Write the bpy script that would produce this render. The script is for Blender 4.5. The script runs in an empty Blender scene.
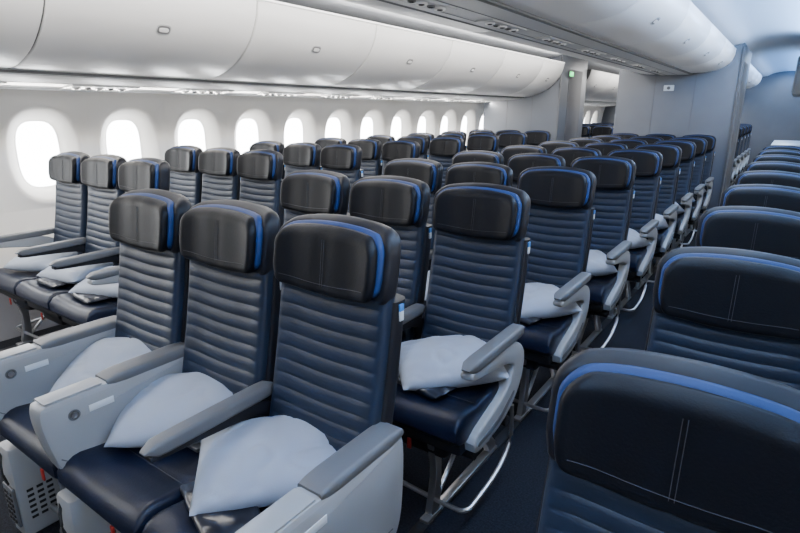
import bpy, math, random
from mathutils import Vector, Matrix, noise
random.seed(4)
S = bpy.context.scene
COL = S.collection

# ---------------------------------------------------------------- materials
def mat(name, col, rough=0.5, metal=0.0, bump=0.0, bscale=200.0, var=0.0, vscale=8.0, emit=None, estr=0.0, sheen=0.0, coat=0.0, spec=.5):
    m = bpy.data.materials.new(name); m.use_nodes = True
    nt = m.node_tree; b = nt.nodes["Principled BSDF"]
    b.inputs["Base Color"].default_value = (*col, 1)
    b.inputs["Roughness"].default_value = rough
    b.inputs["Metallic"].default_value = metal
    b.inputs["Coat Weight"].default_value = coat
    b.inputs["Specular IOR Level"].default_value = spec
    if sheen: b.inputs["Sheen Weight"].default_value = sheen
    if emit:
        b.inputs["Emission Color"].default_value = (*emit, 1)
        b.inputs["Emission Strength"].default_value = estr
    tc = nt.nodes.new("ShaderNodeTexCoord")
    if var > 0:
        n = nt.nodes.new("ShaderNodeTexNoise"); n.inputs["Scale"].default_value = vscale; n.inputs["Detail"].default_value = 4
        r = nt.nodes.new("ShaderNodeValToRGB")
        r.color_ramp.elements[0].position = .35; r.color_ramp.elements[1].position = .65
        r.color_ramp.elements[0].color = (*[c*(1-var) for c in col], 1)
        r.color_ramp.elements[1].color = (*[min(1, c*(1+var)) for c in col], 1)
        nt.links.new(tc.outputs["Object"], n.inputs["Vector"])
        nt.links.new(n.outputs["Fac"], r.inputs["Fac"]); nt.links.new(r.outputs["Color"], b.inputs["Base Color"])
    if bump > 0:
        n2 = nt.nodes.new("ShaderNodeTexNoise"); n2.inputs["Scale"].default_value = bscale; n2.inputs["Detail"].default_value = 3
        bp = nt.nodes.new("ShaderNodeBump"); bp.inputs["Strength"].default_value = bump; bp.inputs["Distance"].default_value = .002
        nt.links.new(tc.outputs["Object"], n2.inputs["Vector"])
        nt.links.new(n2.outputs["Fac"], bp.inputs["Height"]); nt.links.new(bp.outputs["Normal"], b.inputs["Normal"])
    return m

M_BLUE = mat("leather_blue", (.0125, .0205, .039), .42, bump=.2, bscale=180, var=.08, spec=.32)
M_NAVY = mat("leather_navy", (.0055, .009, .023), .38, bump=.2, bscale=160, var=.1, spec=.28)
M_BLACK = mat("leather_black", (.0045, .005, .0072), .46, bump=.2, bscale=220, spec=.16)
M_TRIM = mat("piping_blue", (.014, .038, .125), .5, bump=.2, spec=.25)
M_SHELL = mat("shell_plastic", (.010, .010, .013), .48, spec=.22)
M_ARM = mat("arm_pad_grey", (.090, .093, .100), .5, bump=.15)
M_LIGHT = mat("plastic_light_grey", (.28, .29, .30), .38)
M_METAL = mat("brushed_metal", (.45, .45, .46), .3, metal=.9)
M_DARK = mat("dark_structure", (.010, .010, .012), .6, spec=.3)
M_RED = mat("red_strap", (.35, .02, .015), .5)
M_WHITE = mat("label_white", (.6, .65, .7), .5)
M_STITCH = mat("stitch_thread", (.018, .020, .026), .6)
M_TAG = mat("label_blue", (.05, .22, .6), .5)
SEATM = [M_BLUE, M_NAVY, M_BLACK, M_TRIM, M_SHELL, M_ARM, M_LIGHT, M_METAL, M_DARK, M_RED, M_WHITE, M_STITCH, M_TAG]
BLUE, NAVY, BLACK, TRIM, SHELL, ARM, LIGHT, METAL, DARK, RED, WHITE, STITCH, TAG = range(13)
M_WALL = mat("sidewall_cream", (.84, .80, .745), .5, bump=.05)
M_DADO = mat("dado_grey", (.12, .12, .13), .7, bump=.2)
M_BIN = mat("bin_plastic", (.80, .785, .77), .32)
M_SEAM = mat("bin_seam", (.14, .14, .14), .6)
M_PSU = mat("psu_plastic", (.48, .48, .48), .4)
M_CEIL = mat("ceiling_panel", (.80, .82, .86), .5)
M_MONU = mat("monument_laminate", (.115, .125, .145), .5, bump=.1, bscale=90, var=.05, vscale=3)
M_CARPET = mat("carpet_charcoal", (.011, .012, .016), .95, bump=.9, bscale=350, var=.5, vscale=140, spec=.1)
M_PILLOW = mat("pillow_fabric", (.34, .38, .455), .7, bump=.2, bscale=400, sheen=.1, spec=.25)
M_BAG = mat("plastic_bag", (.010, .012, .02), .28, coat=.3, bump=.4, bscale=18)
M_PANE = mat("window_daylight", (.9, .9, .9), .5, emit=(.95, .98, 1.0), estr=16.0)
M_GREEN = mat("exit_green", (.02, .4, .1), .5, emit=(.05, 1, .25), estr=3.0)
M_STEEL = mat("galley_steel", (.35, .33, .3), .35, metal=.7)
M_WOOD = mat("galley_warm_panel", (.25, .15, .09), .5, var=.2)
M_LEDW = mat("led_diffuser_white", (.9, .9, .9), .5, emit=(1, .98, .95), estr=1.2)
M_LEDB = mat("led_diffuser_blue", (.5, .6, .9), .5, emit=(.15, .45, 1.0), estr=2.0)

# ---------------------------------------------------------------- mesh builder
class B:
    def __init__(s): s.v = []; s.f = []; s.m = []
    def loft(s, rings, m, closed=True, caps=True, loop=False):
        n = len(rings[0]); o = len(s.v)
        for r in rings: s.v.extend([tuple(p) for p in r])
        R = len(rings)
        for i in range(R if loop else R-1):
            a = o+i*n; b = o+((i+1) % R)*n
            for j in range(n if closed else n-1):
                k = (j+1) % n
                s.f.append((a+j, a+k, b+k, b+j)); s.m.append(m)
        if caps and not loop:
            s.f.append(tuple(o+j for j in reversed(range(n)))); s.m.append(m)
            s.f.append(tuple(o+(R-1)*n+j for j in range(n))); s.m.append(m)
    def box(s, x0, x1, y0, y1, z0, z1, m, r=.004):
        r = min(r, (x1-x0)*.45, (y1-y0)*.45, (z1-z0)*.45)
        def ring(z, i):
            return [(p[0]+(x0+x1)/2, p[1]+(y0+y1)/2, z) for p in rrect((x1-x0)/2-i, (y1-y0)/2-i, max(r-i*.5, .0008), 0, 2)]
        s.loft([ring(z0, r), ring(z0+r*.3, r*.3), ring(z0+r, 0), ring(z1-r, 0), ring(z1-r*.3, r*.3), ring(z1, r)], m)
    def tube(s, pts, rad, m, n=8, sm=3):
        P = smooth([Vector(p) for p in pts], sm)
        rings = []
        for i, p in enumerate(P):
            t = (P[min(i+1, len(P)-1)]-P[max(i-1, 0)]).normalized()
            up = Vector((0, 0, 1)) if abs(t.z) < .95 else Vector((0, 1, 0))
            a = t.cross(up).normalized(); b = t.cross(a)
            rings.append([p+a*math.cos(k*2*math.pi/n)*rad+b*math.sin(k*2*math.pi/n)*rad for k in range(n)])
        s.loft(rings, m)
    def strap(s, path, hw, x0, x1, m, bev=.006, it=3):
        """solid swept along a (y,z) path, half width hw in-plane, from x0 to x1"""
        P = smooth([Vector(p) for p in path], it); n = len(P); xc = (x0+x1)/2; hx = (x1-x0)/2
        N = []
        for i, p in enumerate(P):
            t = (P[min(i+1, n-1)]-P[max(i-1, 0)]).normalized(); N.append((t, Vector((-t.y, t.x))))
        rings = []
        for i, p in enumerate(P):
            f = i/(n-1)*(len(hw)-1); k = min(int(f), len(hw)-2); h = hw[k]+(hw[k+1]-hw[k])*(f-k)
            def ring(c, h):
                b_ = min(bev, h*.8, hx*.8)
                return [(xc+q[0], c.x+N[i][1].x*q[1], c.y+N[i][1].y*q[1]) for q in rrect(hx if h > bev else hx*.7, h, b_, 0, 3)]
            if i == 0:
                for u_, q_ in ((-.9, .45), (-.6, .78), (-.25, .96)): rings.append(ring(p+N[0][0]*u_*h, h*q_))
            rings.append(ring(p, h))
            if i == n-1:
                for u_, q_ in ((.25, .96), (.6, .78), (.9, .45)): rings.append(ring(p+N[i][0]*u_*h, h*q_))
        s.loft(rings, m)
    def extr(s, poly, x0, x1, m, bev=.006):
        def ins(d):
            out = []; n = len(poly)
            area = sum(poly[i][0]*poly[(i+1) % n][1]-poly[(i+1) % n][0]*poly[i][1] for i in range(n))
            sg = 1 if area > 0 else -1
            for i in range(n):
                a = Vector(poly[i-1]); b = Vector(poly[(i+1) % n]); t = (b-a)
                if t.length < 1e-9: t = Vector((1, 0))
                t.normalize(); nn = Vector((-t.y, t.x))*sg
                out.append((poly[i][0]+nn.x*d, poly[i][1]+nn.y*d))
            return out
        e = ins(bev); h = ins(bev*.3)
        w = lambda q, x: [(x, p[0], p[1]) for p in q]
        s.loft([w(e, x0), w(h, x0+bev*.3), w(poly, x0+bev), w(poly, x1-bev), w(h, x1-bev*.3), w(e, x1)], m)
    def disc(s, c, r, axis, th, m, n=16):
        c = Vector(c); ax = Vector(axis).normalized()
        up = Vector((0, 0, 1)) if abs(ax.z) < .9 else Vector((0, 1, 0))
        a = ax.cross(up).normalized(); b = ax.cross(a)
        s.loft([[c+ax*t+a*math.cos(k*2*math.pi/n)*q+b*math.sin(k*2*math.pi/n)*q for k in range(n)] for t, q in ((0, r), (th, r), (th, r*.7), (th*.5, r*.6))], m)
    def mesh(s, name, mats):
        me = bpy.data.meshes.new(name); me.from_pydata(s.v, [], s.f)
        for q in mats: me.materials.append(q)
        me.polygons.foreach_set("material_index", s.m)
        import bmesh
        bm = bmesh.new(); bm.from_mesh(me); bmesh.ops.recalc_face_normals(bm, faces=bm.faces); bm.to_mesh(me); bm.free()
        me.polygons.foreach_set("use_smooth", [True]*len(me.polygons))
        me.set_sharp_from_angle(angle=math.radians(38)); me.update()
        return me

def obj(name, me, loc=(0, 0, 0), rot=(0, 0, 0), parent=None, scale=None):
    o = bpy.data.objects.new(name, me); o.location = loc; o.rotation_euler = rot
    if scale: o.scale = scale
    COL.objects.link(o)
    if parent: o.parent = parent
    return o

def smooth(P, it):
    for _ in range(it):
        Q = [P[0]]
        for a, b in zip(P[:-1], P[1:]):
            Q += [a*.75+b*.25, a*.25+b*.75]
        Q.append(P[-1]); P = Q
    return P

def rrect(w, d, r, nf=0, nc=4):
    P = []
    for i in range(nf+2): P.append((-w+r+(2*w-2*r)*i/(nf+1), -d))
    for i in range(1, nc): a = -math.pi/2+math.pi/2*i/nc; P.append((w-r+r*math.cos(a), -d+r+r*math.sin(a)))
    P.append((w, -d+r)); P.append((w, d-r))
    for i in range(1, nc): a = math.pi/2*i/nc; P.append((w-r+r*math.cos(a), d-r+r*math.sin(a)))
    for i in range(nf+2): P.append((w-r-(2*w-2*r)*i/(nf+1), d))
    for i in range(1, nc): a = math.pi/2+math.pi/2*i/nc; P.append((-w+r+r*math.cos(a), d-r+r*math.sin(a)))
    P.append((-w, d-r)); P.append((-w, -d+r))
    for i in range(1, nc): a = math.pi+math.pi/2*i/nc; P.append((-w+r+r*math.cos(a), -d+r+r*math.sin(a)))
    return P

# ---------------------------------------------------------------- seat
PITCH = .42
def yb(z):
    return -.13+.13*(z-.45)/.70 + .012*math.sin((z-.45)/.7*math.pi)
def wing(x, k=1.0):
    a = max(0, (abs(x)-.085)/.10); return -.034*k*a*a

def arm_pad(b, xc, w, y0, y1, z, m=ARM):
    rings = []
    n = 14
    for i in range(n+1):
        t = i/n; y = y0+(y1-y0)*t
        q = min(t, 1-t)*2
        e = math.sqrt(max(0, 1-(1-q/.22)**2)) if q < .22 else 1
        e = max(e, .12)
        hh = .019*e
        zz = z-.019+.006*t
        rings.append([(xc+p[0], y, zz+p[1]) for p in rrect(w*max(e, .5), hh, min(hh, w*.5)*.8, 1, 3)])
    b.loft(rings, m)

def build_seat(name, left='inner', right=None, hz=0.0, legs=True, aisle=0, row1=False):
    b = B()
    z0, z1 = .43, .990+hz
    NF = 14; sub = 8; rings = []
    for i in range(NF*sub+1):
        t = i/(NF*sub); z = z0+(z1-z0)*t
        ph = (i % sub)/sub; fl = .0052*(math.sin(math.pi*ph)**.55 if ph > 0 else 0)
        w = .186-.004*t; ring = []
        e = 1 if .02 < t < .98 else .8
        for x, y in rrect(w, .028*e, .022*e, 9, 4):
            yy = yb(z)+.028+y
            if y < -.02*e:
                f = max(0, min(1, (.172-abs(x))/.02)); yy -= fl*f
            yy += -.016*max(0, (abs(x)-.10)/.09)**2
            ring.append((x, yy, z+.010*(x/w)**2*(1 if y < 0 else 0)))
        rings.append(ring)
    b.loft(rings, BLUE)
    def head(zb, zt, w, yf, ybk, m, dome, groove=False):
        rr = []; N = 22; H = zt-zb
        for i in range(N+1):
            t = i/N
            t = .5-.5*math.cos(math.pi*t)
            z = zb+H*t
            ww = w*(.95+.05*min(1, t*3))
            rs = .050/H
            s = max(0, (t-(1-rs))/rs); ww -= .044*(1-math.sqrt(max(0, 1-s*s)))
            rb = .030/H
            s2 = max(0, (rb-t)/rb); ww -= .022*(1-math.sqrt(max(0, 1-s2*s2)))
            e = 1.0
            if t > .86: e = math.sqrt(max(.03, 1-((t-.86)/.14)**2))
            if t < .10: e = math.sqrt(max(.12, 1-((.10-t)/.10)**2))
            hd = (ybk-yf)/2
            ring = []
            for x, y in rrect(ww, hd*e, min(hd*e*.9, .022), 11, 4):
                zz = z-dome*(x/w)**2*t+.016*(x/w)**2*(1-t)
                yy = yb(min(z, 1.2))+(yf+ybk)/2+y+wing(x)
                if groove and y < 0 and abs(x) < .004: yy += .003
                ring.append((x, yy, zz))
            rr.append(ring)
        b.loft(rr, m)
    head(.970+hz, 1.147+hz, .166, -.042, .004, BLACK, .017, groove=True)
    head(.978+hz, 1.152+hz, .175, -.014, .020, TRIM, .019)
    head(.954+hz, 1.162+hz, .190, .006, .072, SHELL, .022)
    for xs in (-.0035, .0035):
        b.tube([(xs, yb(z)-.0420, z) for z in (.998+hz, 1.03+hz, 1.08+hz, 1.115+hz)], .0006, STITCH, 4, 1)
    b.tube([(x, yb(.998+hz)-.0423+wing(x), 1.003+hz+.012*(x/.16)**2) for x in [-.14+.02*k for k in range(15)]], .0007, STITCH, 4, 0)
    rr = []
    for i in range(15):
        t = i/14; z = .34+(.975+hz-.34)*t; w = .190+.004*math.sin(t*math.pi)
        rr.append([(x, yb(z)+.062+y-.02*max(0, (abs(x)-.1)/.09)**2, z) for x, y in rrect(w, .030, .02, 5, 4)])
    b.loft(rr, SHELL)
    b.box(-.15, .15, yb(.8)+.085, yb(.8)+.108, .66, .86+hz, ARM, .01)
    b.box(-.15, .15, yb(.5)+.085, yb(.5)+.115, .40, .60, DARK, .01)
    b.box(.1885, .1945, yb(.95)+.034, yb(.95)+.050, .925+hz, .950+hz, WHITE, .001)
    b.box(.1885, .1950, yb(.95)+.034, yb(.95)+.050, .950+hz, .968+hz, TAG, .001)
    rr = []; N = 22; ya, yc = -.500, -.085
    for i in range(N+1):
        t = i/N; y = ya+(yc-ya)*t
        e = 1
        if t < .16: e = math.sqrt(max(.05, 1-((.16-t)/.16)**2))
        if t > .95: e = .85
        zt = .475-.012*math.sin(t*math.pi)+.004*math.cos(t*9)
        h = .055*e; zc = zt-.055-(.010*(1-e) if t < .5 else 0)
        g = -.004 if abs(t-.36) < .012 else 0
        ring = []
        for x, z in rrect(.204*(.97+.03*e), h, .028*max(e, .3), 9, 4):
            zz = zc+z
            if z > 0:
                zz += g+.010*(abs(x)/.2)**3-.004*math.cos(x*12)
            ring.append((x, y, zz))
        rr.append(ring)
    b.loft(rr, NAVY)
    b.tube([(x, -.35, .4690) for x in (-.18, 0, .18)], .0010, STITCH, 4, 0)
    for sx in (-1, 1):
        b.loft([[(sx*(.19-.10*t), -.125-.10*t+dy, .478+.008*math.sin(t*3)+dz) for dy, dz in ((-.018, 0), (.018, 0), (.018, .003), (-.018, .003))] for t in (0, .25, .5, .75, 1)], DARK)
    b.box(.05, .10, -.255, -.205, .476, .490, METAL, .004)
    b.box(-.195, .195, -.46, -.07, .325, .372, DARK, .012)
    b.box(-.12, .12, -.42, -.20, .255, .33, DARK, .02)
    b.box(-.008, .008, -.468, -.462, .29, .33, RED, .002)
    for y, z in ((-.38, .30), (-.13, .30)):
        b.tube([(-.21, y, z), (.21, y, z)], .021, DARK, 10, 0)
    if legs:
        x = aisle*.06
        b.strap([(-.40, .31), (-.38, .18), (-.40, .03)], [.028, .018, .03], x-.014, x+.014, METAL, .003, 2)
        b.strap([(-.14, .31), (-.05, .18), (.06, .03)], [.028, .018, .03], x-.014, x+.014, METAL, .003, 2)
        b.tube([(x, -.38, .05), (x, -.14, .28)], .009, METAL, 8, 0)
        b.box(x-.018, x+.018, -.46, .10, 0, .018, METAL, .004)
    if aisle:
        s = aisle
        b.tube([(-s*.20, -.40, .085), (s*.15, -.41, .075), (s*.195, -.40, .078), (s*.198, -.34, .08), (s*.200, -.16, .10), (s*.200, -.05, .18), (s*.196, -.06, .33)], .0085, METAL, 8, 2)
    def arm(kind, x):
        if kind == 'inner':
            arm_pad(b, x, .024, -.46, -.055, .655)
            b.strap([(-.44, .618), (-.25, .612), (-.09, .60), (-.06, .50), (-.08, .38)], [.010, .016, .022, .022, .026], x-.014, x+.014, SHELL, .004, 2)
        elif kind == 'aisle':
            arm_pad(b, x, .027, -.475, -.055, .665)
            b.strap([(-.455, .622), (-.30, .610), (-.16, .595), (-.095, .555), (-.110, .475), (-.20, .400), (-.40, .362)],
                          [.014, .024, .036, .046, .052, .050, .034], x-.022, x+.022, LIGHT, .009, 3)
            b.strap([(-.40, .358), (-.25, .372), (-.14, .43)], [.008, .013, .008], x-.0235, x+.0235, ARM, .002, 2)
        elif kind == 'console':
            prof = smooth([Vector(p) for p in [(-.30, .650), (-.50, .650), (-.525, .640), (-.522, .56), (-.49, .42), (-.43, .335), (-.30, .315), (-.12, .325), (-.06, .38), (-.045, .50), (-.045, .63), (-.065, .650), (-.30, .650)]], 2)
            prof = [tuple(p) for p in prof[:-1]]
            b.extr(prof, x-.036, x+.036, LIGHT, .012)
            rr = []
            for t in (0, .08, .2, .5, .8, .95, 1):
                y = -.34+.29*t; e = .5 if t in (0, 1) else (.85 if t in (.08, .95) else 1)
                rr.append([(x+p[0], y, .648+p[1]) for p in rrect(.038*(.8+.2*e), .017*e, .012*e, 2, 3)])
            b.loft(rr, ARM)
            b.box(x-.030, x+.030, -.505, -.352, .649, .654, LIGHT, .002)
            for q in (-1, 1):
                b.disc((x+q*.0355, -.44, .595), .016, (q, 0, 0), .003, ARM)
                b.disc((x+q*.0385, -.44, .595), .009, (q, 0, 0), .002, METAL)
                b.extr([(-.40, .605), (-.33, .605), (-.33, .585), (-.40, .585)], min(x+q*.0355, x+q*.038), max(x+q*.0355, x+q*.038), WHITE, .001)
                b.strap([(-.49, .48), (-.40, .40), (-.10, .40)], [.0015, .0015], min(x+q*.0355, x+q*.0372), max(x+q*.0355, x+q*.0372), ARM, .0004, 1)
    if left: arm(left, -PITCH/2)
    if right: arm(right, PITCH/2)
    if row1 and left == 'console':
        x = -PITCH/2
        b.box(x-.045, x+.045, -.50, -.30, 0, .345, LIGHT, .015)
        b.box(x-.040, x+.040, -.508, -.498, .05, .20, ARM, .004)
        for r_ in range(6):
            for c_ in range(3):
                b.box(x-.030+c_*.022, x-.016+c_*.022, -.511, -.507, .065+r_*.021, .075+r_*.021, DARK, .001)
                b.box(x+.0445, x+.0462, -.47+c_*.03, -.45+c_*.03, .065+r_*.021, .075+r_*.021, DARK, .0005)
        b.tube([(x-.03, -.49, .33), (x+.02, -.52, .28), (x+.03, -.51, .22)], .004, DARK, 6, 2)
    return b.mesh(name, SEATM)

def variants(hz, suffix):
    return {
        'L': build_seat("seat_L"+suffix, 'aisle', None, hz, True, -1),
        'M': build_seat("seat_M"+suffix, 'inner', None, hz, False, 0),
        'R': build_seat("seat_R"+suffix, 'inner', 'aisle', hz, True, 1),
    }
V0 = variants(0.0, ""); VC = variants(-.018, "_mid"); V1 = variants(-.104, "_low")
HC = -.018
R1 = [build_seat("front_seat_L", 'console', None, HC, True, -1, True),
      build_seat("front_seat_M", 'console', None, HC, False, 0, True),
      build_seat("front_seat_R", 'inner', 'console', HC, True, 1, True)]

CX = (-1.745, -1.325, -.905)
LX = (-3.665, -3.245, -2.825)
RX = (-.055, .365, .785)
KEY = ('L', 'M', 'R')
def row(xs, Y, V):
    for k, x in enumerate(xs):
        obj("airplane_seat", V[k] if isinstance(V, list) else V[KEY[k]], (x, Y, 0))
row(CX, 1.0, R1)
for i in range(1, 9): row(CX, 1.0+.8*i, VC)
for i in range(0, 8): row(LX, 1.61+.8*i, V0)
for i in range(0, 9): row(RX, .79+.8*i, V1)
for i in range(0, 5):
    row(CX, 10.6+.8*i, V0); row(LX, 10.4+.8*i, V0)

# ---------------------------------------------------------------- pillows
def pillow_mesh(seed, W=.195, D=.145, H=.056):
    b = B(); N = 36
    def surf(sgn):
        g = []
        for j in range(N+1):
            r = []
            for i in range(N+1):
                u = -1+2*i/N; v = -1+2*j/N
                cu = u*math.sqrt(1-.08*v*v*abs(v)); cv = v*math.sqrt(1-.08*u*u*abs(u))
                x = W*cu*(1-.045*(1-v*v)*abs(u)**3); y = D*cv*(1-.045*(1-u*u)*abs(v)**3)
                e = max(0, (1-abs(u)**2.8))*max(0, (1-abs(v)**2.8))
                h = H*e**.55
                p = Vector((x*7+seed*7, y*7, sgn*2.0))
                edge = 1-max(abs(u), abs(v))
                crease = abs(noise.noise(p*1.4+Vector((5, 2, 0))))
                wr = noise.noise(p)*.010+noise.noise(p*3.0)*.004-math.exp(-(crease/.05)**2)*.005
                rad = math.hypot(u, v)
                wr += .003*math.sin(10*math.atan2(abs(v)-1.1, abs(u)-1.1))*max(0, rad-.8)
                z = sgn*h+wr*min(1, edge*5)*(1 if sgn > 0 else .3)
                if sgn < 0: z = max(z, -H*.60)
                r.append((x, y, z))
            g.append(r)
        return g
    for sgn in (1, -1):
        b.loft(surf(sgn), 0, closed=False, caps=False)
    me = b.mesh("pillow_mesh", [M_PILLOW])
    import bmesh
    bm = bmesh.new(); bm.from_mesh(me); bmesh.ops.remove_doubles(bm, verts=bm.verts, dist=.0004)
    bmesh.ops.recalc_face_normals(bm, faces=bm.faces); bm.to_mesh(me); bm.free()
    me.set_sharp_from_angle(angle=math.radians(80))
    return me
PM = [pillow_mesh(i*1.7+.3) for i in range(4)]
def pillow(x, Y, rz=48, dx=-.05, dy=-.235, dz=0.0, tilt=9):
    obj("pillow", PM[random.randrange(4)], (x+dx, Y+dy, .518+dz), (math.radians(tilt), math.radians(-3), math.radians(rz)))
pillow(CX[2], 1.0, 46, -.070, -.200, .016, 12)
pillow(CX[1], 1.0, 38, -.050, -.185, .022, 14)
pillow(CX[0], 1.0, 30, -.035, -.165, .030, 17)
for i in range(1, 9):
    for k in range(3): pillow(CX[k], 1.0+.8*i, random.uniform(15, 50), random.uniform(-.03, .02), -.225, .008)
for i in range(0, 8):
    for k in range(3): pillow(LX[k], 1.61+.8*i, random.uniform(5, 25), random.uniform(-.02, .01), -.235, .008)
for i in range(0, 9):
    for k in range(3): pillow(RX[k], .79+.8*i, random.uniform(15, 50), 0, -.235)

def bag_mesh(seed):
    b = B(); N = 18; rr = []
    for i in range(N+1):
        t = i/N; e = math.sqrt(max(.02, 1-abs(2*t-1)**4)); ring = []
        for x, z in rrect(.070*(.9+.1*e), .012*e, .010*e, 10, 3):
            q = noise.noise(Vector((x*30+seed, t*7, z*20)))*.005
            ring.append((x+q*.4, -.12+.24*t, z+(q if z > 0 else 0)))
        rr.append(ring)
    b.loft(rr, 0)
    return b.mesh("bag_mesh", [M_BAG])
BM_ = bag_mesh(2)
for x, y, r in ((CX[2]-.09, .65, 70), (LX[2]-.02, 1.25, 84), (LX[1]-.02, 1.26, 88)):
    obj("blanket_bag", BM_, (x, y, .485), (0, 0, math.radians(r)))
for i in range(1, 6): obj("blanket_bag", BM_, (CX[2]-.03, .66+.8*i, .485), (0, 0, math.radians(80)))

# ---------------------------------------------------------------- room shell
Y0, Y1 = -1.6, 15.2
XC = -1.325
def Xw(z): return -4.20+.1*((z-1.05)/.6)**2
def wallpt(y, z, off, side):
    x = Xw(z)-off
    if side > 0: x = 2*XC-x
    return (x, y, z)
ZB0, ZB1 = .755, 1.50
WC = 1.115
WP = .61
WY = 1.69
nwin = [k for k in range(-5, 22)]
def build_wall(side, name):
    b = B()
    zs0 = [.40+(ZB0-.40)*i/4 for i in range(5)]; zs1 = [ZB1, 1.53, 1.56]; zsd = [0, .1, .2, .3, .4]
    b.loft([[wallpt(Y0, z, 0, side) for z in zsd], [wallpt(Y1, z, 0, side) for z in zsd]], 1, closed=False, caps=False)
    b.loft([[wallpt(Y0, z, 0, side) for z in zs0], [wallpt(Y1, z, 0, side) for z in zs0]], 0, closed=False, caps=False)
    b.loft([[wallpt(Y0, z, 0, side) for z in zs1], [wallpt(Y1, z, 0, side) for z in zs1]], 0, closed=False, caps=False)
    ys = sorted(WY+WP*k for k in nwin)
    lo = ys[0]-WP/2; hi = ys[-1]+WP/2
    for a, c in ((Y0, lo), (hi, Y1)):
        if c > a:
            b.loft([[wallpt(a, z, 0, side) for z in (ZB0, .95, 1.15, 1.35, ZB1)], [wallpt(c, z, 0, side) for z in (ZB0, .95, 1.15, 1.35, ZB1)]], 0, closed=False, caps=False)
    hw = WP/2; up = ZB1-WC; dn = WC-ZB0
    angs = [2*math.pi*i/48 for i in range(48)]+[math.atan2(up, hw), math.atan2(up, -hw), math.atan2(-dn, hw)+2*math.pi, math.atan2(-dn, -hw)+2*math.pi]
    angs = sorted(set(round(a, 6) for a in angs))
    def rectpt(a):
        c, s = math.cos(a), math.sin(a)
        k = min(hw/abs(c) if abs(c) > 1e-6 else 9, (up if s > 0 else dn)/abs(s) if abs(s) > 1e-6 else 9)
        return c*k, s*k
    def sup(a, w, h, n):
        c, s = math.cos(a), math.sin(a)
        k = (abs(c/w)**n+abs(s/h)**n)**(-1/n); return c*k, s*k
    for yc in ys:
        rings = [[wallpt(yc+p[0], WC+p[1], 0, side) for p in map(rectpt, angs)]]
        for w, h, off, n in ((.270, .342, -.004, 2.6), (.256, .330, -.010, 2.5), (.238, .315, -.008, 2.5), (.218, .296, .010, 2.5), (.185, .268, .042, 2.7), (.158, .245, .072, 2.9), (.146, .234, .086, 3.0), (.134, .224, .094, 3.2)):
            rings.append([wallpt(yc+p[0], WC+p[1], off, side) for p in (sup(a, w, h, n) for a in angs)])
        b.loft(rings, 0, caps=False)
    me = b.mesh(name, [M_WALL, M_DADO])
    obj(name, me)
    return ys, angs, sup
ys, angs, sup = build_wall(-1, "wall_left"); build_wall(1, "wall_right")
wi = 1
for side in (-1, 1):
    for yc in ys:
        b = B()
        r1 = [wallpt(yc+p[0], WC+p[1], .0945, side) for p in (sup(a, .137, .227, 3.2) for a in angs)]
        r2 = [wallpt(yc+p[0], WC+p[1], .100, side) for p in (sup(a, .137, .227, 3.2) for a in angs)]
        r0 = [wallpt(yc+p[0], WC+p[1], .0945, side) for p in (sup(a, .05, .08, 3.2) for a in angs)]
        b.loft([r0, r1, r2], 0)
        obj("window_%d" % wi, b.mesh("window_pane", [M_PANE])); wi += 1

b = B(); b.box(-4.1, 1.45, Y0, Y1, -.05, 0, 0, .002); obj("floor", b.mesh("floor", [M_CARPET]))
cp = [(-4.22, 1.52), (-4.15, 2.0), (-3.9, 2.16), (-2.95, 2.14), (-2.80, 2.19), (-2.6, 2.25), (-2.38, 2.27), (-2.15, 2.24), (-1.95, 2.14), (-.72, 2.14), (-.55, 2.24), (-.27, 2.27), (-.05, 2.25), (.15, 2.19), (.30, 2.14), (1.25, 2.16), (1.5, 2.0), (1.57, 1.52)]
cps = smooth([Vector(p) for p in cp], 2)
b = B(); b.loft([[(p.x, Y0, p.y) for p in cps], [(p.x, Y1, p.y) for p in cps], [(p.x*1.0, Y1, p.y+.03) for p in cps], [(p.x, Y0, p.y+.03) for p in cps]], 0, closed=False, caps=False)
obj("ceiling", b.mesh("ceiling", [M_CEIL]))
b = B(); b.box(-4.3, 1.65, Y0-.05, Y0, 0, 2.3, 0, .002); obj("wall_front", b.mesh("wf", [M_MONU]))
b = B(); b.box(-4.3, 1.65, Y1, Y1+.05, 0, 2.3, 0, .002); obj("wall_back", b.mesh("wb", [M_MONU]))
b = B()
for x in (CX[0]-.06, CX[2]+.06, LX[0]-.06, LX[2]+.06, RX[0]-.06, RX[2]+.06):
    b.box(x-.022, x+.022, Y0+.1, Y1-.1, 0, .006, 0, .002)
obj("trim_1", b.mesh("seat_track", [M_DARK]))

# ---------------------------------------------------------------- overhead bins
BL = 1.18
side_prof = [tuple(p) for p in smooth([Vector(p) for p in [(-3.36, 1.612), (-3.22, 1.622), (-3.02, 1.69), (-2.87, 1.81), (-2.79, 1.94), (-2.77, 2.05)]], 2)]
cen_prof = [tuple(p) for p in smooth([Vector(p) for p in [(XC+.17, 1.865), (XC+.32, 1.865), (XC+.47, 1.89), (XC+.575, 1.955), (XC+.615, 2.04), (XC+.62, 2.12)]], 2)]
def offs(prof, d):
    out = []
    for i, p in enumerate(prof):
        a = Vector(prof[max(i-1, 0)]); c = Vector(prof[min(i+1, len(prof)-1)]); t = (c-a).normalized()
        out.append((p[0]-t.y*d*(-1), p[1]+t.x*d*(-1)))
    return out
def door(b, prof, d, m, y0, y1):
    inner = offs(prof, -d)
    def ring(y, k):
        o = offs(prof, -d*k)
        return [(p[0], y, p[1]) for p in o]+[(p[0], y, p[1]) for p in reversed(inner)]
    b.loft([ring(y0, .5), ring(y0+.003, .15), ring(y0+.008, 0), ring(y1-.008, 0), ring(y1-.003, .15), ring(y1, .5)], m)
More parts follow.
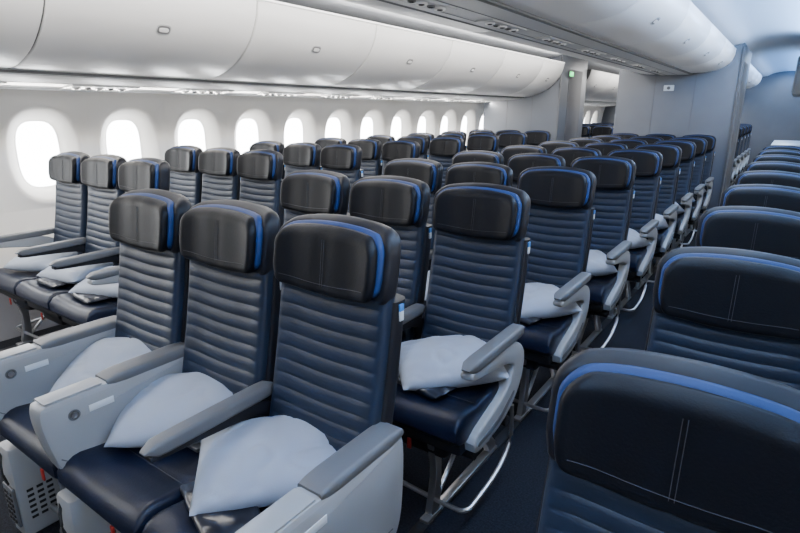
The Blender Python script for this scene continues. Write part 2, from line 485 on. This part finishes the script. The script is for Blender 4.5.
def latch(b, prof, idx, yc, sgn):
    p = Vector(prof[idx]); q = Vector(prof[idx+1]); t = (q-p).normalized()
    n = Vector((t.y, -t.x))
    for (wy, hh, off, m) in ((.070, .030, .0015, 2), (.060, .023, .003, 1), (.046, .012, .006, 0)):
        ring = []
        for k in range(24):
            a = k*math.pi/12; cy = math.cos(a); sz = math.sin(a)
            yy = math.copysign(abs(cy)**.6, cy)*wy*.6; tt = math.copysign(abs(sz)**.6, sz)*hh
            ring.append((p+t*tt, yy))
        b.loft([[(r.x+n.x*o2, yc+yy, r.y+n.y*o2) for r, yy in ring] for o2 in (-.004, off)], m)
def bin_side(right, L=BL):
    prof = side_prof
    P = [(2*XC-p[0], p[1]) for p in prof][::-1] if right else prof
    b = B()
    door(b, P, .016, 0, .004, L-.004)
    body = list(offs(P, -.012))
    if right: body = body+[(1.40, 1.62), (1.40, 2.05)]
    else: body = body+[(-4.05, 2.05), (-4.05, 1.62)]
    b.loft([[(p[0], 0, p[1]) for p in body], [(p[0], L, p[1]) for p in body]], 1)
    i = int(len(P)*.60) if not right else int(len(P)*.4)
    latch(b, P, i, L/2, 1)
    return b.mesh("side_bin", [M_BIN, M_SEAM, M_PSU])
def bin_centre(L=BL):
    b = B()
    P = cen_prof; Q = [(2*XC-p[0], p[1]) for p in P][::-1]
    door(b, P, .016, 0, .004, L-.004); door(b, Q, .016, 0, .004, L-.004)
    body = offs(Q, -.012)+offs(P, -.012)
    b.loft([[(p[0], 0, p[1]) for p in body], [(p[0], L, p[1]) for p in body]], 1)
    latch(b, P, int(len(P)*.50), L/2, 1); latch(b, Q, int(len(Q)*.46), L/2, 1)
    return b.mesh("centre_bin", [M_BIN, M_SEAM, M_PSU])
mL = bin_side(False); mR = bin_side(True); mC = bin_centre()
mLs = bin_side(False, .78)
for k in range(-2, 5): obj("overhead_bin", mL, (0, 1.25+BL*k, 0))
obj("overhead_bin", mLs, (0, 7.15, 0))
for k in range(5): obj("overhead_bin", mL, (0, 9.2+BL*k, 0))
for k in range(-2, 6): obj("overhead_bin", mR, (0, 1.25+BL*k, 0))
for k in range(3): obj("overhead_bin", mR, (0, 10.6+BL*k, 0))
for k in range(8): obj("overhead_bin", mC, (0, 7.93-BL*(k+1), 0))
for k in range(4): obj("overhead_bin", mC, (0, 9.3+BL*k, 0))

def psu_strip(name, x0, z0, x1, z1, segs, sp=.80, ph=0.0):
    b = B()
    d = Vector((x1-x0, z1-z0)); t = d.normalized(); n = Vector((t.y, -t.x))
    if n.y > 0: n = -n
    def P(s, o, y): q = Vector((x0, z0))+d*s+n*o; return (q.x, y, q.y)
    for ya, yb_ in segs:
        b.loft([[P(0, 0, y), P(.02, .012, y), P(.98, .012, y), P(1, 0, y), P(1, -.02, y), P(0, -.02, y)] for y in (ya, yb_)], 0)
        for s in (.18, .55, .97):
            b.loft([[P(s-.008, .0115, y), P(s-.008, .0135, y), P(s+.008, .0135, y), P(s+.008, .0115, y)] for y in (ya, yb_)], 1)
        y = ya+.3+ph
        while y < yb_-.3:
            b.loft([[P(s, o, yy) for s, o in ((.22, .012), (.23, .019), (.50, .019), (.51, .012))] for yy in (y-.22, y-.215, y+.215, y+.22)], 0)
            for j, yy in enumerate((-.15, -.075, 0, .075, .15)):
                c = P(.36, .018, y+yy); b.disc(c, .026 if j % 2 == 0 else .018, (n.x, 0, n.y), .008, 2 if j % 2 == 0 else 1, 14)
                b.disc(P(.36, .024, y+yy), .013, (n.x, 0, n.y), .004, 3, 10)
            y += sp
    return obj(name, b.mesh(name, [M_PSU, M_SEAM, M_BIN, M_DARK]))
psu_strip("trim_2", -4.13, 1.548, -3.35, 1.606, [(Y0, 7.94), (9.16, Y1)], ph=.05)
psu_strip("trim_3", 2*XC+4.13, 1.548, 2*XC+3.35, 1.606, [(Y0, 8.9), (10.6, Y1)])
psu_strip("trim_4", XC-.17, 1.863, XC+.17, 1.863, [(Y0, 7.94), (9.3, Y1)], ph=.2)
# hand-hold rail under the bin doors
b = B()
for xx, zz in ((-3.355, 1.603), (2*XC+3.355, 1.603), (XC-.175, 1.857), (XC+.175, 1.857)):
    b.box(xx-.012, xx+.012, Y0+.02, 7.93, zz-.008, zz+.006, 0, .003)
obj("trim_5", b.mesh("rail", [M_SEAM]))

# ---------------------------------------------------------------- monuments
def monument(name, x0, x1, y0, y1, edge):
    b = B()
    b.box(x0, x1, y0, y1, 0, 2.20, 0, .02)
    b.box(x0-.004, x1+.004, y0-.004, y1+.004, 0, .10, 1, .003)
    n = 3; w = (x1-x0)/n
    for i in range(1, n): b.box(x0+w*i-.004, x0+w*i+.004, y0-.003, y0+.002, .12, 2.1, 2, .001)
    b.box(edge-.012, edge+.012, y0-.012, y0+.012, .10, 2.15, 3, .004)
    b.box(edge-.006, edge+.006, y0+.35, y0+.95, .08, 2.0, 2, .002)
    return obj(name, b.mesh(name, [M_MONU, M_DADO, M_DADO, M_ARM]))
monument("lavatory_bulkhead", -4.02, -2.82, 7.95, 9.15, -2.82)
monument("galley_bulkhead", -2.03, -.63, 7.95, 9.25, -.63)
b = B(); b.box(-1.45, -1.33, 7.925, 7.948, 1.66, 1.73, 0, .006); b.disc((-1.39, 7.924, 1.695), .02, (0, -1, 0), .01, 1)
obj("bulkhead_placard", b.mesh("placard", [M_WHITE, M_SEAM]))
b = B(); b.box(-2.809, -2.785, 8.26, 8.39, 1.905, 1.965, 0, .003); b.box(-2.812, -2.797, 8.24, 8.41, 1.885, 1.985, 1, .003)
obj("exit_light", b.mesh("exit", [M_GREEN, M_SEAM]))
# right-hand galley seen down the aisle
b = B()
gx0, gx1, gy0, gy1 = -.22, 1.10, 9.0, 10.5
b.box(gx0, gx1, gy0, gy1, 0, .95, 0, .015); b.box(gx0+.12, gx1, gy0, gy1, 1.62, 2.10, 1, .03)
b.box(gx0+.45, gx1, gy0+.03, gy1, .95, 1.62, 3, .01); b.box(gx0, gx1, gy0-.01, gy1, .95, .975, 2, .004)
for i in range(3):
    b.box(gx0+.05+i*.42, gx0+.43+i*.42, gy0-.012, gy0, .08, .92, 1, .008)
    b.box(gx0+.15+i*.38, gx0+.50+i*.38, gy0-.012, gy0, 1.66, 2.05, 1, .008)
    for z1_ in (.92, 1.80): b.box(gx0+.22+i*.38, gx0+.30+i*.38, gy0-.03, gy0-.01, z1_-.12, z1_-.09, 2, .005)
    b.box(gx0-.012, gx0, gy0+.05+i*.46, gy0+.46+i*.46, .08, .92, 1, .008)
b.box(gx0+.55, gx0+.8, gy0-.01, gy0+.25, .975, 1.3, 2, .02)
obj("galley_unit", b.mesh("galley", [M_MONU, M_LIGHT, M_STEEL, M_WOOD]))

# ---------------------------------------------------------------- lights
def area(name, loc, rot, sx, sy, power, col):
    l = bpy.data.lights.new(name, 'AREA'); l.shape = 'RECTANGLE'; l.size = sx; l.size_y = sy; l.energy = power; l.color = col
    o = bpy.data.objects.new(name, l); o.location = loc; o.rotation_euler = rot; COL.objects.link(o); return o
area("ceiling_lamp", (-2.38, 3.2, 2.235), (0, 0, 0), .22, 9.2, 70, (1, .97, .93))
area("ceiling_lamp", (-.27, 3.2, 2.235), (0, 0, 0), .16, 9.2, 52, (.94, .97, 1))
area("ceiling_lamp", (-2.38, 12.2, 2.235), (0, 0, 0), .2, 5.5, 150, (1, .98, .95))
area("ceiling_lamp", (-.27, 12.2, 2.235), (0, 0, 0), .14, 5.5, 60, (.6, .78, 1))
area("bin_fill_lamp", (.09, 3.2, 2.10), (0, math.radians(140), 0), .04, 9.2, 170, (.17, .46, 1))
area("bin_fill_lamp", (.09, 12.6, 2.10), (0, math.radians(140), 0), .04, 5, 60, (.15, .42, 1))
area("bin_fill_lamp", (.06, 3.2, 2.07), (0, math.radians(92), 0), .04, 9.2, 36, (.85, .93, 1))  # added fill light, no fixture here; brightens the centre bin's right doors
area("bin_fill_lamp", (-2.74, 3.2, 2.075), (0, math.radians(210), 0), .04, 9.2, 60, (1, .97, .93))
area("bin_fill_lamp", (-1.99, 3.2, 2.11), (0, math.radians(78), 0), .04, 9.2, 55, (1, .97, .93))  # extra wash facing away from camera, added to lift the left bin doors
area("sidewall_wash_lamp", (-3.90, 4.0, 1.535), (0, math.radians(-38), 0), .04, 11, 95, (1, .955, .89))
b = B(); b.box(.10, .125, Y0+.1, 8.8, 2.075, 2.09, 0, .003); obj("led_strip", b.mesh("led_b", [M_LEDB]))
b = B(); b.box(-2.785, -2.76, Y0+.1, 7.9, 2.055, 2.067, 0, .003); obj("led_strip", b.mesh("led_w", [M_LEDW]))

w = bpy.data.worlds.new("world"); S.world = w; w.use_nodes = True
w.node_tree.nodes["Background"].inputs[0].default_value = (.85, .92, 1, 1)
w.node_tree.nodes["Background"].inputs[1].default_value = 1.0

# ---------------------------------------------------------------- camera
cam = bpy.data.cameras.new("camera"); co = bpy.data.objects.new("camera", cam); COL.objects.link(co)
cam.sensor_width = 36; cam.lens = 540/800*36; cam.clip_start = .02
f = Vector((-.5549, .7851, -.2751)); r = Vector((.8166, .5772, 0)); u = r.cross(f)
Mx = Matrix((r.normalized(), u.normalized(), -f.normalized())).transposed().to_4x4()
Mx.translation = Vector((0, 0, 1.40)); co.matrix_world = Mx
S.camera = co
